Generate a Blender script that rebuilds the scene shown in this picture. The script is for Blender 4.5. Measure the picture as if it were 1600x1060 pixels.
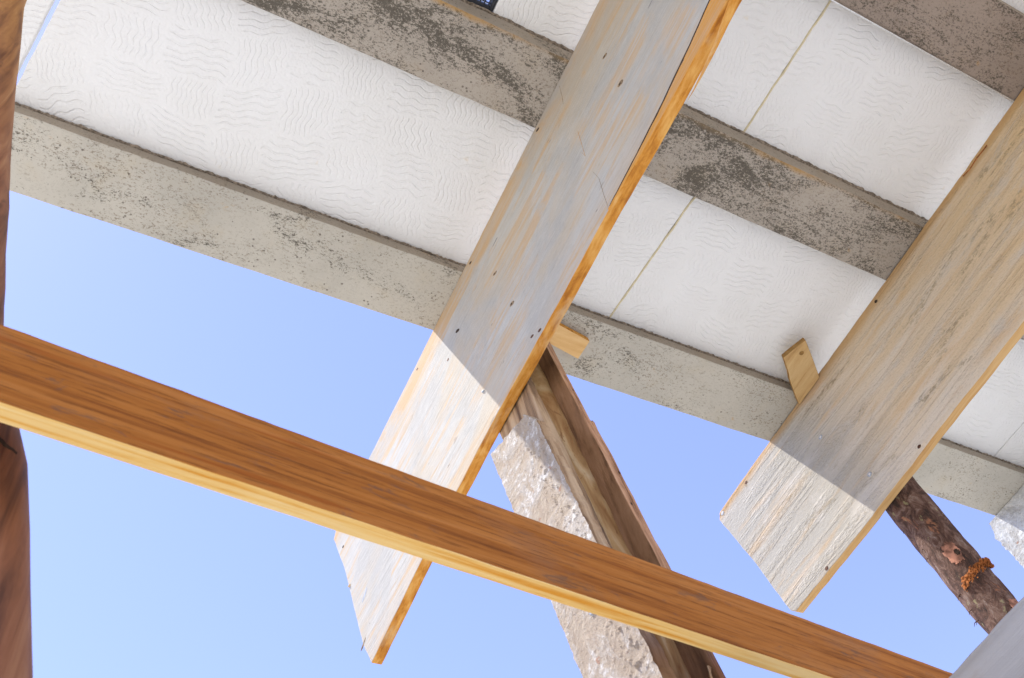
import bpy, bmesh, math, random
from mathutils import Vector, Matrix, noise

random.seed(7)
for o in list(bpy.data.objects):
    bpy.data.objects.remove(o)
scene = bpy.context.scene
col = scene.collection
EYE = 1.6                                   # camera height; scene heights below are above the eye

# ------------------------------------------------------------------ camera
cd = bpy.data.cameras.new("camera")
cam = bpy.data.objects.new("camera", cd)
col.objects.link(cam)
R = Matrix(((0.880346, -0.297064, -0.36979), (-0.439349, -0.804524, -0.399642), (-0.178785, 0.51429, -0.838774)))
cam.matrix_world = Matrix.Translation((0, 0, EYE)) @ R.to_4x4()
cd.sensor_width = 36
cd.lens = 33.75
cd.clip_start = 0.02
cd.clip_end = 5000
cd.dof.use_dof = True
cd.dof.focus_distance = 1.55
cd.dof.aperture_fstop = 20
scene.camera = cam

# ------------------------------------------------------------------ light
SX, SY = -0.36, 0.30                         # sun direction per unit height
sv = Vector((SX, SY, 1)).normalized()
world = bpy.data.worlds.new("World")
scene.world = world
world.use_nodes = True
wt = world.node_tree
bg = wt.nodes["Background"]
sky = wt.nodes.new("ShaderNodeTexSky")
sky.sky_type = 'NISHITA'
sky.sun_disc = False
sky.sun_elevation = math.asin(sv.z)
sky.sun_rotation = math.atan2(sv.x, sv.y)
sky.air_density = 1.0
sky.dust_density = 0.08
sky.ozone_density = 2.0
tint = wt.nodes.new("ShaderNodeMix")
tint.data_type = 'RGBA'
tint.blend_type = 'MULTIPLY'
tint.inputs[0].default_value = 1.0
tint.inputs[7].default_value = (1.09, 0.89, 1.04, 1)
wt.links.new(sky.outputs[0], tint.inputs[6])
wt.links.new(tint.outputs[2], bg.inputs[0])
bg.inputs[1].default_value = 0.118
sd = bpy.data.lights.new("sun", 'SUN')
sd.energy = 2.3
sd.angle = math.radians(0.5)
sd.color = (1, 0.965, 0.91)
sun = bpy.data.objects.new("sun", sd)
col.objects.link(sun)
sun.location = (0, 0, 8)
sun.rotation_euler = sv.to_track_quat('Z', 'Y').to_euler()
vs = scene.view_settings
vs.view_transform = 'Standard'
vs.look = 'None'
vs.exposure = 1.6
vs.gamma = 1
scene.render.resolution_x = 1024
scene.render.resolution_y = 678


# ------------------------------------------------------------------ node helpers
class NT:
    def __init__(s, name):
        s.m = bpy.data.materials.new(name)
        s.m.use_nodes = True
        s.t = s.m.node_tree
        s.b = s.t.nodes["Principled BSDF"]
        s.b.inputs["Roughness"].default_value = 0.85
        s.b.inputs["Specular IOR Level"].default_value = 0.25
        tc = s.t.nodes.new("ShaderNodeTexCoord")
        s.co = tc.outputs["Object"]

    def link(s, a, b):
        if hasattr(a, 'is_output'):
            s.t.links.new(a, b)
        else:
            b.default_value = a

    def map(s, scale, rot=(0, 0, 0), loc=(0, 0, 0), co=None):
        n = s.t.nodes.new("ShaderNodeMapping")
        s.link(co or s.co, n.inputs[0])
        n.inputs["Scale"].default_value = scale
        n.inputs["Rotation"].default_value = rot
        n.inputs["Location"].default_value = loc
        return n.outputs[0]

    def noise(s, scale=1.0, detail=4, rough=0.55, co=None, dist=0.0):
        n = s.t.nodes.new("ShaderNodeTexNoise")
        s.link(co or s.co, n.inputs["Vector"])
        n.inputs["Scale"].default_value = scale
        n.inputs["Detail"].default_value = detail
        n.inputs["Roughness"].default_value = rough
        n.inputs["Distortion"].default_value = dist
        return n.outputs[0]

    def vor(s, scale, co=None):
        n = s.t.nodes.new("ShaderNodeTexVoronoi")
        s.link(co or s.co, n.inputs["Vector"])
        n.inputs["Scale"].default_value = scale
        return n.outputs["Distance"]

    def m_(s, op, a, b=0.0, c=0.0, clamp=False):
        n = s.t.nodes.new("ShaderNodeMath")
        n.operation = op
        n.use_clamp = clamp
        s.link(a, n.inputs[0]); s.link(b, n.inputs[1]); s.link(c, n.inputs[2])
        return n.outputs[0]

    def rng(s, v, a, b, c=0.0, d=1.0, smooth=True):
        n = s.t.nodes.new("ShaderNodeMapRange")
        if smooth: n.interpolation_type = 'SMOOTHSTEP'
        s.link(v, n.inputs[0])
        for i, x in enumerate((a, b, c, d)):
            n.inputs[i + 1].default_value = x
        return n.outputs[0]

    def ramp(s, v, stops):
        n = s.t.nodes.new("ShaderNodeValToRGB")
        s.link(v, n.inputs[0])
        e = n.color_ramp.elements
        while len(e) < len(stops): e.new(0.5)
        for i, (p, c) in enumerate(stops):
            e[i].position = p
            e[i].color = (*c, 1)
        return n.outputs[0]

    def mix(s, f, a, b):
        n = s.t.nodes.new("ShaderNodeMix")
        n.data_type = 'RGBA'
        s.link(f, n.inputs[0])
        for v, i in ((a, 6), (b, 7)):
            if hasattr(v, 'is_output'): s.t.links.new(v, n.inputs[i])
            else: n.inputs[i].default_value = (*v, 1)
        return n.outputs[2]

    def sep(s, co=None):
        n = s.t.nodes.new("ShaderNodeSeparateXYZ")
        s.link(co or s.co, n.inputs[0])
        return n.outputs

    def bump(s, h, strength, dist, prev=None):
        n = s.t.nodes.new("ShaderNodeBump")
        s.link(h, n.inputs["Height"])
        n.inputs["Strength"].default_value = strength
        n.inputs["Distance"].default_value = dist
        if prev: s.link(prev, n.inputs["Normal"])
        return n.outputs[0]

    def out(s, color, normal=None):
        if hasattr(color, 'is_output'): s.t.links.new(color, s.b.inputs["Base Color"])
        else: s.b.inputs["Base Color"].default_value = (*color, 1)
        if normal: s.t.links.new(normal, s.b.inputs["Normal"])
        return s.m


def stretch(axis, along, across):
    v = [across] * 3
    v[axis] = along
    return tuple(v)


# ------------------------------------------------------------------ materials
def mat_plain(name, c, rough=0.8, metal=0.0, nz=60, amt=0.25):
    n = NT(name)
    n.b.inputs["Roughness"].default_value = rough
    n.b.inputs["Metallic"].default_value = metal
    f = n.noise(nz, 5)
    return n.out(n.mix(n.rng(f, 0.3, 0.7), tuple(x * (1 - amt) for x in c), tuple(min(1, x * (1 + amt)) for x in c)),
                 n.bump(f, 0.3, 0.001))


def mat_wood(name, light, mid, dark, axis=0, dashes=0.0, fine=1.0, grain=30, along=1.6, contrast=1.0, bumpd=0.0008, stain=None, stain_amt=0.5):
    n = NT(name)
    g = n.noise(1.0, 6, 0.6, n.map(stretch(axis, along, grain)), 0.6)
    fib = n.noise(1.0, 5, 0.65, n.map(stretch(axis, along * 9, grain * 14 * fine)))
    rings = n.noise(1.0, 3, 0.5, n.map(stretch(axis, along * 0.6, grain * 2.6), loc=(3, 5, 1)), 0.3)
    v = n.m_('ADD', n.m_('MULTIPLY', g, 0.6), n.m_('MULTIPLY', rings, 0.4))
    v = n.m_('ADD', n.m_('MULTIPLY', n.m_('SUBTRACT', v, 0.5), contrast), n.m_('ADD', n.m_('MULTIPLY', fib, 0.22), 0.39))
    c = n.ramp(v, [(0.30, dark), (0.48, mid), (0.68, light)])
    if stain:
        st = n.noise(1.0, 6, 0.65, n.map(stretch(axis, 6, 16), loc=(1, 2, 3)), 0.4)
        c = n.mix(n.m_('MULTIPLY', n.rng(st, 0.52, 0.68), stain_amt), c, stain)
    if dashes:
        da = n.noise(1.0, 5, 0.75, n.map(stretch(axis, 13, 300), loc=(2, 8, 4)), 0.15)
        c = n.mix(n.m_('MULTIPLY', n.rng(da, 0.50, 0.62), dashes), c, tuple(v * 0.55 for v in dark))
        db = n.noise(1.0, 4, 0.6, n.map(stretch(axis, 3.2, 95), loc=(6, 1, 9)), 0.5)
        c = n.mix(n.m_('MULTIPLY', n.rng(db, 0.56, 0.70), 0.75), c, tuple(v * w for v, w in zip(mid, (0.75, 0.55, 0.3))))
        dg = n.noise(1.0, 5, 0.7, n.map(stretch(axis, 20, 70), loc=(1, 5, 5)), 0.5)
        c = n.mix(n.m_('MULTIPLY', n.rng(dg, 0.56, 0.68), 0.55), c, (0.10, 0.07, 0.05))
    h = n.m_('ADD', n.m_('MULTIPLY', fib, 0.7), rings)
    return n.out(c, n.bump(h, 0.7, bumpd))


def mat_plank_face(name, zlo, zhi):
    """cement-washed formwork board, grain along Y; orange wood shows near its two long edges"""
    n = NT(name)
    x, y, z = n.sep()
    fib = n.noise(1.0, 6, 0.7, n.map((60, 9, 260)))
    broad = n.noise(1.0, 4, 0.55, n.map((6, 1.8, 16)), 0.4)
    blot = n.noise(7.0, 5, 0.6, None, 0.5)
    grey = n.mix(n.rng(blot, 0.35, 0.65), (0.385, 0.372, 0.335), (0.445, 0.435, 0.395))
    grey = n.mix(n.m_('MULTIPLY', n.rng(fib, 0.50, 0.70), 0.40), grey, (0.29, 0.27, 0.24))
    gs = n.noise(1.0, 6, 0.75, n.map((60, 70, 140), loc=(3, 3, 8)))
    grey = n.mix(n.m_('MULTIPLY', n.rng(gs, 0.48, 0.66), 0.35), grey, (0.50, 0.48, 0.43))
    grey = n.mix(n.m_('MULTIPLY', n.rng(gs, 0.42, 0.30), 0.45), grey, (0.27, 0.245, 0.20))
    wob = n.m_('MULTIPLY', n.m_('SUBTRACT', broad, 0.5), 0.22)
    zz = n.m_('ADD', z, wob)
    lo = n.rng(zz, zlo, zlo + 0.085, 1, 0)
    hi = n.rng(zz, zhi - 0.075, zhi, 0, 1)
    e = n.m_('ADD', n.m_('MULTIPLY', lo, 0.40), n.m_('MULTIPLY', hi, 0.8), clamp=True)
    streak = n.noise(1.0, 5, 0.6, n.map((30, 4.5, 56), loc=(4, 1, 2)), 0.6)
    sm = n.m_('MULTIPLY', n.rng(streak, 0.46, 0.66), n.rng(blot, 0.40, 0.56))
    big = n.noise(1.0, 5, 0.62, n.map((5, 3.4, 7), loc=(3, 0, 6)), 0.7)
    grey = n.mix(n.m_('MULTIPLY', n.rng(big, 0.46, 0.62), 0.45), grey, (0.46, 0.37, 0.245))
    f = n.m_('ADD', n.m_('MULTIPLY', e, n.m_('MULTIPLY', n.rng(fib, 0.3, 0.6, 0.5, 1.0), n.rng(blot, 0.34, 0.58, 0.25, 1.0))), n.m_('MULTIPLY', sm, 0.75), clamp=True)
    c = n.mix(n.m_('MULTIPLY', f, 0.8), grey, (0.50, 0.315, 0.14))
    # bare orange wood on the split-off lip below the crack
    yw = n.m_('ADD', y, 0.2735)
    zc = n.m_('ADD', n.m_('ADD', n.m_('MULTIPLY', yw, -0.235), n.m_('MULTIPLY', n.m_('MULTIPLY', yw, yw), 0.31)), 1.141 - 1.2716)
    lip = n.m_('MULTIPLY', n.m_('LESS_THAN', z, zc), n.m_('LESS_THAN', yw, 0.305))
    c = n.mix(n.m_('MULTIPLY', lip, n.rng(fib, 0.3, 0.6, 0.55, 1.0)), c, (0.56, 0.27, 0.055))
    dk = n.noise(1.0, 3, 0.5, n.map((50, 14, 60), loc=(9, 0, 3)))
    c = n.mix(n.m_('MULTIPLY', n.rng(dk, 0.74, 0.80), 0.6), c, (0.22, 0.17, 0.12))
    chips = n.noise(1.0, 2, 0.5, n.map((40, 26, 120), loc=(2, 7, 3)))
    c = n.mix(n.m_('MULTIPLY', n.rng(chips, 0.76, 0.78), 0.75), c, (0.16, 0.16, 0.16))
    h = n.m_('ADD', fib, n.m_('MULTIPLY', n.rng(chips, 0.76, 0.78), -1.5))
    h = n.m_('ADD', h, n.m_('MULTIPLY', n.noise(1.0, 4, 0.6, n.map((60, 14, 110))), 1.2))
    return n.out(c, n.bump(h, 0.8, 0.0011))


def mat_rough_board(name):
    """beige-brown board with a thin rough cement skin, low ridges along Y"""
    n = NT(name)
    x, y, z = n.sep()
    ridg = n.noise(1.0, 3, 0.55, n.map((1, 2.4, 46)), 0.6)
    soft = n.noise(1.0, 4, 0.55, n.map((4, 2.2, 26), loc=(6, 1, 2)), 0.5)
    gran = n.noise(1.0, 5, 0.75, n.map((300, 200, 300)))
    grit = n.noise(1.0, 4, 0.72, n.map((110, 75, 150), loc=(2, 2, 2)), 0.3)
    gmask = n.noise(1.0, 5, 0.6, n.map((10, 5, 24), loc=(1, 4, 2)), 0.6)
    base = n.mix(n.rng(soft, 0.36, 0.64), (0.66, 0.57, 0.45), (0.64, 0.50, 0.33))
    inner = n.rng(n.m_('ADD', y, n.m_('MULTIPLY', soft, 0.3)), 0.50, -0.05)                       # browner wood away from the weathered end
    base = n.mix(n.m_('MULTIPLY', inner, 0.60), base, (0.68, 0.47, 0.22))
    outer = n.rng(n.m_('ADD', y, n.m_('MULTIPLY', soft, 0.25)), 0.50, 0.75)   # grey cement skin on the free end, colour darkened to offset the sun
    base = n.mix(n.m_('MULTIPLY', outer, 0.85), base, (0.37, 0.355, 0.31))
    st = n.noise(1.0, 5, 0.6, n.map((8, 3.5, 34), loc=(5, 5, 5)), 0.4)
    base = n.mix(n.m_('MULTIPLY', n.rng(st, 0.52, 0.72), 0.40), base, (0.58, 0.34, 0.12))
    wash = n.rng(n.noise(1.0, 6, 0.65, n.map((9, 9, 26), loc=(8, 2, 5)), 0.6), 0.50, 0.68)
    base = n.mix(n.m_('MULTIPLY', wash, 0.5), base, (0.56, 0.52, 0.46))
    base = n.mix(n.m_('MULTIPLY', n.rng(gran, 0.50, 0.66), 0.22), base, (0.26, 0.21, 0.13))
    dirt = n.m_('MULTIPLY', n.rng(gmask, 0.56, 0.66), n.rng(grit, 0.42, 0.58))
    base = n.mix(n.m_('MULTIPLY', dirt, 0.60), base, (0.20, 0.15, 0.08))
    pale = n.m_('MULTIPLY', n.rng(grit, 0.60, 0.70), n.rng(gmask, 0.48, 0.60))
    base = n.mix(n.m_('MULTIPLY', pale, 0.55), base, (0.58, 0.55, 0.50))
    edge = n.rng(n.m_('ADD', z, n.m_('MULTIPLY', soft, 0.03)), 0.152, 0.176)
    base = n.mix(n.m_('MULTIPLY', edge, 0.7), base, (0.50, 0.28, 0.09))
    cr = n.m_('ADD', n.m_('MULTIPLY', n.rng(ridg, 0.46, 0.60), n.rng(grit, 0.34, 0.62, 0.3, 1.0)), n.m_('MULTIPLY', grit, 0.9))
    nn = n.bump(cr, 0.8, 0.0017)
    nn = n.bump(gran, 0.6, 0.0009, nn)
    return n.out(base, nn)


def mat_concrete(name, base, spots, warm=0.3, edge=None):
    n = NT(name)
    n.b.inputs["Roughness"].default_value = 0.9
    big = n.noise(3.0, 5, 0.6)
    mid = n.noise(14.0, 5, 0.65)
    c = n.mix(n.rng(big, 0.35, 0.65), tuple(v * 0.88 for v in base), tuple(v * 1.08 for v in base))
    c = n.mix(n.m_('MULTIPLY', n.rng(mid, 0.5, 0.7), 0.35), c, tuple(v * w for v, w in zip(base, (1.02, 0.93, 0.78))))
    # dark algae specks in drifts along the joist
    sp = n.noise(1.0, 5, 0.85, n.map((210, 330, 330), rot=(0, 0, 0.35)), 0.2)
    drift = n.noise(1.0, 7, 0.72, n.map((6, 15, 15), loc=(2, 1, 0)), 0.8)
    thr = n.m_('ADD', sp, n.m_('MULTIPLY', n.m_('SUBTRACT', drift, 0.5), 0.75))
    mk = n.rng(thr, 0.70 - spots, 0.745 - spots)
    fine = n.rng(n.noise(1.0, 4, 0.8, n.map((190, 290, 290))), 0.545, 0.60)
    fm = n.rng(n.noise(1.0, 4, 0.6, n.map((7, 16, 16), loc=(8, 1, 0))), 0.38, 0.62, 0.25, 1)
    c = n.mix(n.m_('MULTIPLY', n.m_('MULTIPLY', fine, fm), 0.70), c, (0.16, 0.115, 0.075))
    c = n.mix(n.m_('MULTIPLY', mk, 0.82), c, (0.06, 0.052, 0.038))
    rust = n.noise(1.0, 4, 0.6, n.map((13, 26, 26), rot=(0, 0, -0.7), loc=(7, 3, 1)), 0.5)
    c = n.mix(n.m_('MULTIPLY', n.rng(rust, 0.66, 0.76), warm), c, (0.50, 0.30, 0.12))
    if edge is not None:                    # ochre rust run-off along one arris
        x, y, z = n.sep()
        wob = n.m_('MULTIPLY', n.m_('SUBTRACT', n.noise(18.0, 4, 0.6), 0.5), 0.02)
        e = n.rng(n.m_('ADD', y, wob), edge + 0.010, edge)
        e = n.m_('MULTIPLY', e, n.rng(n.noise(6.0, 3, 0.6, n.map((1, 1, 1), loc=(1, 9, 0))), 0.42, 0.58, 0.25, 1))
        c = n.mix(n.m_('MULTIPLY', e, 0.75), c, (0.42, 0.24, 0.07))
    pits = n.vor(95.0)
    pm = n.rng(n.noise(33, 2), 0.54, 0.62)
    pit = n.m_('MULTIPLY', n.rng(pits, 0.12, 0.2, 1, 0), pm)
    c = n.mix(n.m_('MULTIPLY', pit, 0.7), c, (0.11, 0.09, 0.07))
    nn = n.bump(n.m_('ADD', n.noise(200.0, 5, 0.7), n.m_('MULTIPLY', mid, 2.0)), 0.5, 0.0012)
    nn = n.bump(n.m_('MULTIPLY', pit, -1.0), 0.6, 0.002, nn)
    return n.out(c, nn)


def mat_foam():
    """white moulded polystyrene, embossed with alternating patches of wavy lines"""
    n = NT("white_foam")
    n.b.inputs["Roughness"].default_value = 0.7
    n.b.inputs["Subsurface Weight"].default_value = 0.0
    warp = n.noise(5.0, 2, 0.5)
    warp2 = n.noise(5.0, 2, 0.5, n.map((1, 1, 1), loc=(9, 9, 9)))
    x, y, z = n.sep(n.map((1, 1, 1), rot=(0, 0, 0.20)))
    x = n.m_('ADD', x, n.m_('MULTIPLY', n.m_('SUBTRACT', warp, 0.5), 0.09))
    y = n.m_('ADD', y, n.m_('MULTIPLY', n.m_('SUBTRACT', warp2, 0.5), 0.09))

    def waves(u, v, per, amp, lam):
        ph = n.m_('MULTIPLY', n.m_('SINE', n.m_('MULTIPLY', u, 2 * math.pi / lam)), amp)
        t = n.m_('MULTIPLY', n.m_('ADD', v, ph), 2 * math.pi / per)
        s = n.m_('SINE', t)
        return n.rng(s, 0.45, 1.0)
    A = waves(x, y, 0.0110, 0.0020, 0.036)
    B = waves(y, x, 0.0088, 0.0019, 0.028)
    L = 0.088
    ck = n.m_('MULTIPLY', n.m_('SINE', n.m_('MULTIPLY', x, math.pi / L)), n.m_('SINE', n.m_('MULTIPLY', y, math.pi / (L * 0.8))))
    ck = n.m_('ADD', ck, n.m_('MULTIPLY', n.m_('SUBTRACT', n.noise(13.0, 3, 0.6, n.map((1, 1, 1), loc=(2, 6, 0))), 0.5), 1.6))
    ma = n.rng(ck, 0.02, 0.22)
    mb = n.rng(ck, -0.02, -0.25, 0, 0.6)
    patch = n.rng(n.noise(9.0, 3, 0.5, n.map((1, 1, 1), loc=(4, 4, 0))), 0.30, 0.55, 0.35, 1.0)
    h = n.m_('MULTIPLY', n.m_('ADD', n.m_('MULTIPLY', A, ma), n.m_('MULTIPLY', B, mb)), patch)
    nn = n.bump(n.m_('MULTIPLY', h, -1.0), 0.55, 0.0018)
    nn = n.bump(n.vor(230.0), 0.5, 0.0012, nn)
    nn = n.bump(n.noise(26.0, 4), 0.25, 0.0030, nn)
    big = n.noise(4.0, 4, 0.6)
    c = n.mix(n.rng(big, 0.35, 0.7), (0.81, 0.81, 0.79), (0.78, 0.775, 0.745))
    flk = n.noise(70.0, 4, 0.7)
    c = n.mix(n.m_('MULTIPLY', n.rng(flk, 0.62, 0.72), 0.5), c, (0.86, 0.85, 0.82))
    c = n.mix(n.m_('MULTIPLY', n.rng(flk, 0.38, 0.28), 0.25), c, (0.62, 0.59, 0.53))
    yel = n.noise(1.0, 4, 0.6, n.map((16, 16, 16), loc=(3, 8, 1)), 0.8)
    c = n.mix(n.m_('MULTIPLY', n.rng(yel, 0.70, 0.78), 0.30), c, (0.75, 0.62, 0.40))
    return n.out(c, nn)


def mat_bark():
    n = NT("pine_bark")
    a = n.noise(1.0, 7, 0.75, n.map((60, 60, 34)), 0.8)
    b = n.noise(1.0, 5, 0.65, n.map((26, 26, 12), loc=(5, 2, 2)), 0.7)
    f = n.noise(240.0, 4, 0.7)
    c = n.ramp(a, [(0.36, (0.035, 0.022, 0.016)), (0.48, (0.10, 0.05, 0.033)), (0.58, (0.18, 0.11, 0.08)), (0.70, (0.30, 0.24, 0.20))])
    c = n.mix(n.m_('MULTIPLY', n.rng(b, 0.62, 0.65), 0.8), c, (0.33, 0.14, 0.07))
    li = n.noise(1.0, 3, 0.6, n.map((60, 60, 40), loc=(1, 7, 2)))
    c = n.mix(n.m_('MULTIPLY', n.rng(li, 0.64, 0.70), 0.6), c, (0.33, 0.30, 0.15))
    c = n.mix(n.m_('MULTIPLY', n.rng(f, 0.55, 0.7), 0.45), c, (0.07, 0.05, 0.04))
    nn = n.bump(n.m_('ADD', a, n.m_('MULTIPLY', f, 0.35)), 0.9, 0.004)
    return n.out(c, nn)


def mat_plaster_board(name, cream, amount=0.5, gr=(0.62, 0.60, 0.57)):
    """board crusted with cement or lime"""
    n = NT(name)
    g = n.noise(1.0, 5, 0.65, n.map((60, 120, 26)))
    crust = n.noise(17.0, 6, 0.68, None, 0.6)
    gr_ = n.noise(170.0, 5, 0.75)
    wood = n.mix(n.rng(g, 0.35, 0.65), tuple(v * w for v, w in zip(cream, (0.85, 0.82, 0.80))), cream)
    c = n.mix(n.m_('MULTIPLY', n.rng(crust, 0.42, 0.58), amount + 0.35), wood, gr)
    c = n.mix(n.m_('MULTIPLY', n.rng(gr_, 0.56, 0.70), 0.40), c, (0.30, 0.22, 0.17))
    wf = n.m_('MULTIPLY', n.rng(n.noise(95.0, 4, 0.7), 0.53, 0.60), n.rng(crust, 0.46, 0.56))
    c = n.mix(n.m_('MULTIPLY', wf, 0.75), c, (0.70, 0.68, 0.64))
    sp = n.noise(55.0, 3, 0.6)
    c = n.mix(n.m_('MULTIPLY', n.rng(sp, 0.67, 0.71), 0.7), c, (0.34, 0.16, 0.09))
    nn = n.bump(n.m_('ADD', gr_, n.m_('MULTIPLY', crust, 3.0)), 1.0, 0.0035)
    return n.out(c, nn)


def mat_log():
    n = NT("peeled_log_wood")
    a = n.noise(1.0, 5, 0.6, n.map((26, 26, 5)), 1.6)
    v = n.noise(1.0, 5, 0.6, n.map((60, 60, 15)), 2.2)
    c = n.ramp(a, [(0.32, (0.26, 0.13, 0.045)), (0.5, (0.42, 0.26, 0.11)), (0.66, (0.55, 0.42, 0.25))])
    c = n.mix(n.m_('MULTIPLY', n.rng(v, 0.60, 0.66), 0.75), c, (0.22, 0.10, 0.035))
    return n.out(c, n.bump(n.m_('ADD', v, a), 0.8, 0.003))


def mat_pole():
    n = NT("varnished_pole_wood")
    n.b.inputs["Roughness"].default_value = 0.6
    x, y, z = n.sep()
    a = n.noise(1.0, 5, 0.6, n.map((52, 52, 5)), 0.8)
    c = n.ramp(a, [(0.34, (0.10, 0.04, 0.02)), (0.5, (0.24, 0.095, 0.042)), (0.68, (0.36, 0.17, 0.08))])
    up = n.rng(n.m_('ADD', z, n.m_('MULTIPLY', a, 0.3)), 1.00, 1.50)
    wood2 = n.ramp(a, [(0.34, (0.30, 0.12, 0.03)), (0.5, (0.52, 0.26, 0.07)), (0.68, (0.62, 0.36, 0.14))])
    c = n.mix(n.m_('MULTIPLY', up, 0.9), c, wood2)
    kn = n.noise(1.0, 4, 0.6, n.map((24, 24, 14), loc=(1, 3, 1)), 0.6)
    c = n.mix(n.m_('MULTIPLY', n.rng(kn, 0.64, 0.72), 0.8), c, (0.05, 0.02, 0.012))
    return n.out(c, n.bump(n.m_('ADD', a, kn), 0.5, 0.002))


def mat_ground():
    n = NT("pale_sand")
    a = n.noise(0.4, 6, 0.6)
    b = n.noise(9.0, 6, 0.7)
    c = n.mix(n.rng(a, 0.35, 0.65), (0.50, 0.475, 0.395), (0.58, 0.555, 0.47))
    c = n.mix(n.m_('MULTIPLY', n.rng(b, 0.5, 0.7), 0.4), c, (0.40, 0.365, 0.29))
    return n.out(c, n.bump(b, 0.7, 0.02))


M = {
    'foam': mat_foam(),
    'conc_pale': mat_concrete("pale_concrete", (0.48, 0.45, 0.38), 0.10, 0.6),
    'conc_spot': mat_concrete("speckled_concrete", (0.40, 0.355, 0.295), 0.20, 0.5, -0.057),
    'conc_dark': mat_concrete("brown_concrete", (0.32, 0.26, 0.21), 0.18, 0.7),
    'mortar': mat_plain("ragged_mortar", (0.22, 0.18, 0.135), 0.95, 0, 220, 0.5),
    'foot_side': mat_concrete('stained_shaded_foot_side', (0.33, 0.285, 0.225), 0.08, 0.6),  # brown stain, with the shade on the foot's side also put into the colour
    'arris': mat_plain("stained_arris", (0.40, 0.27, 0.14), 0.95, 0, 90, 0.3),
    'face1': mat_plank_face("cement_washed_face", -0.205, 0.205),
    'orange': mat_wood("orange_edge_wood", (0.68, 0.37, 0.10), (0.56, 0.24, 0.035), (0.36, 0.13, 0.018), axis=1, grain=60, along=22, contrast=1.6, stain=(0.60, 0.45, 0.26), stain_amt=0.7),
    'tan_edge': mat_wood("tan_edge_wood", (0.62, 0.42, 0.20), (0.52, 0.31, 0.12), (0.40, 0.21, 0.07), axis=1, grain=60, along=6),
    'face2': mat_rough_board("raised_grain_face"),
    'face3': mat_wood("grey_board_face", (0.44, 0.435, 0.42), (0.385, 0.38, 0.365), (0.27, 0.25, 0.22), axis=1, grain=34, along=1.5, contrast=0.9, stain=(0.34, 0.26, 0.18), stain_amt=0.4),
    'batten_side': mat_wood("brown_batten_side", (0.47, 0.185, 0.042), (0.38, 0.13, 0.018), (0.21, 0.06, 0.007), axis=0, grain=62, along=2.6, fine=0.45, contrast=1.25, bumpd=0.0005, stain=(0.27, 0.13, 0.06), stain_amt=0.45, dashes=0.55),
    'batten_edge': mat_wood("fresh_pine_edge", (0.80, 0.58, 0.26), (0.76, 0.48, 0.15), (0.64, 0.28, 0.03), axis=0, grain=100, along=4.0, fine=0.5, contrast=1.9),
    'block': mat_wood("fresh_pine_block", (0.76, 0.52, 0.25), (0.68, 0.42, 0.17), (0.55, 0.29, 0.09), axis=0, grain=40, along=9),
    'block_end': mat_wood("brown_sawn_end", (0.42, 0.25, 0.09), (0.30, 0.165, 0.05), (0.15, 0.08, 0.03), axis=0, grain=60, along=30),
    'block2': mat_wood("tan_scrap_wood", (0.62, 0.44, 0.22), (0.54, 0.35, 0.15), (0.36, 0.20, 0.07), axis=1, grain=40, along=10),
    'weathered': mat_wood("weathered_board", (0.50, 0.36, 0.22), (0.34, 0.22, 0.12), (0.12, 0.07, 0.04), axis=2, grain=46, along=2.5, contrast=1.7, bumpd=0.0025),
    'brown_side': mat_wood("brown_board", (0.36, 0.205, 0.11), (0.27, 0.145, 0.07), (0.12, 0.06, 0.028), axis=2, grain=42, along=9, contrast=1.5, bumpd=0.0015, stain=(0.13, 0.075, 0.04), stain_amt=0.6),
    'tan_side': mat_wood("tan_sawn_side", (0.54, 0.32, 0.19), (0.44, 0.24, 0.13), (0.22, 0.11, 0.055), axis=2, grain=110, along=6, contrast=1.6, bumpd=0.0012, stain=(0.20, 0.11, 0.06), stain_amt=0.5),
    'plaster': mat_plaster_board("lime_crusted_board", (0.44, 0.36, 0.27), 0.20, (0.47, 0.44, 0.40)),
    'whitecrust': mat_plaster_board("white_crusted_board", (0.50, 0.50, 0.48), 0.65, (0.58, 0.59, 0.58)),
    'bark': mat_bark(),
    'log': mat_log(),
    'pole': mat_pole(),
    'ground': mat_ground(),
    'steel': mat_plain("galvanised_steel", (0.72, 0.74, 0.74), 0.35, 0.6, 300, 0.15),
    'rust': mat_plain("rusty_nail", (0.10, 0.045, 0.025), 0.7, 0.2, 300, 0.4),
    'dark': mat_plain("dark_hole_wood", (0.045, 0.03, 0.02), 0.95, 0, 200, 0.4),
    'knot': mat_plain("knot_wood", (0.24, 0.17, 0.10), 0.9, 0, 200, 0.5),
    'zinc': mat_plain("grey_plug", (0.36, 0.39, 0.42), 0.6, 0.3, 200, 0.2),
    'glue': mat_plain("yellow_glue_foam", (0.66, 0.58, 0.38), 0.8, 0, 120, 0.1),
    'plastic': mat_plain("black_plastic", (0.03, 0.033, 0.04), 0.4, 0, 100, 0.2),
    'torn': mat_plain("torn_orange_bark", (0.30, 0.10, 0.025), 0.9, 0, 180, 0.5),
    'peel': mat_plain("pink_underbark", (0.34, 0.16, 0.10), 0.85, 0, 70, 0.6),
    'splinter': mat_plain("pale_splinter", (0.62, 0.46, 0.28), 0.9, 0, 150, 0.2),
    'lime': mat_plain("lime_crumb", (0.60, 0.56, 0.51), 0.95, 0, 150, 0.2),
    'redcrumb': mat_plain("brick_crumb", (0.34, 0.16, 0.09), 0.95, 0, 150, 0.3),
}


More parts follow.
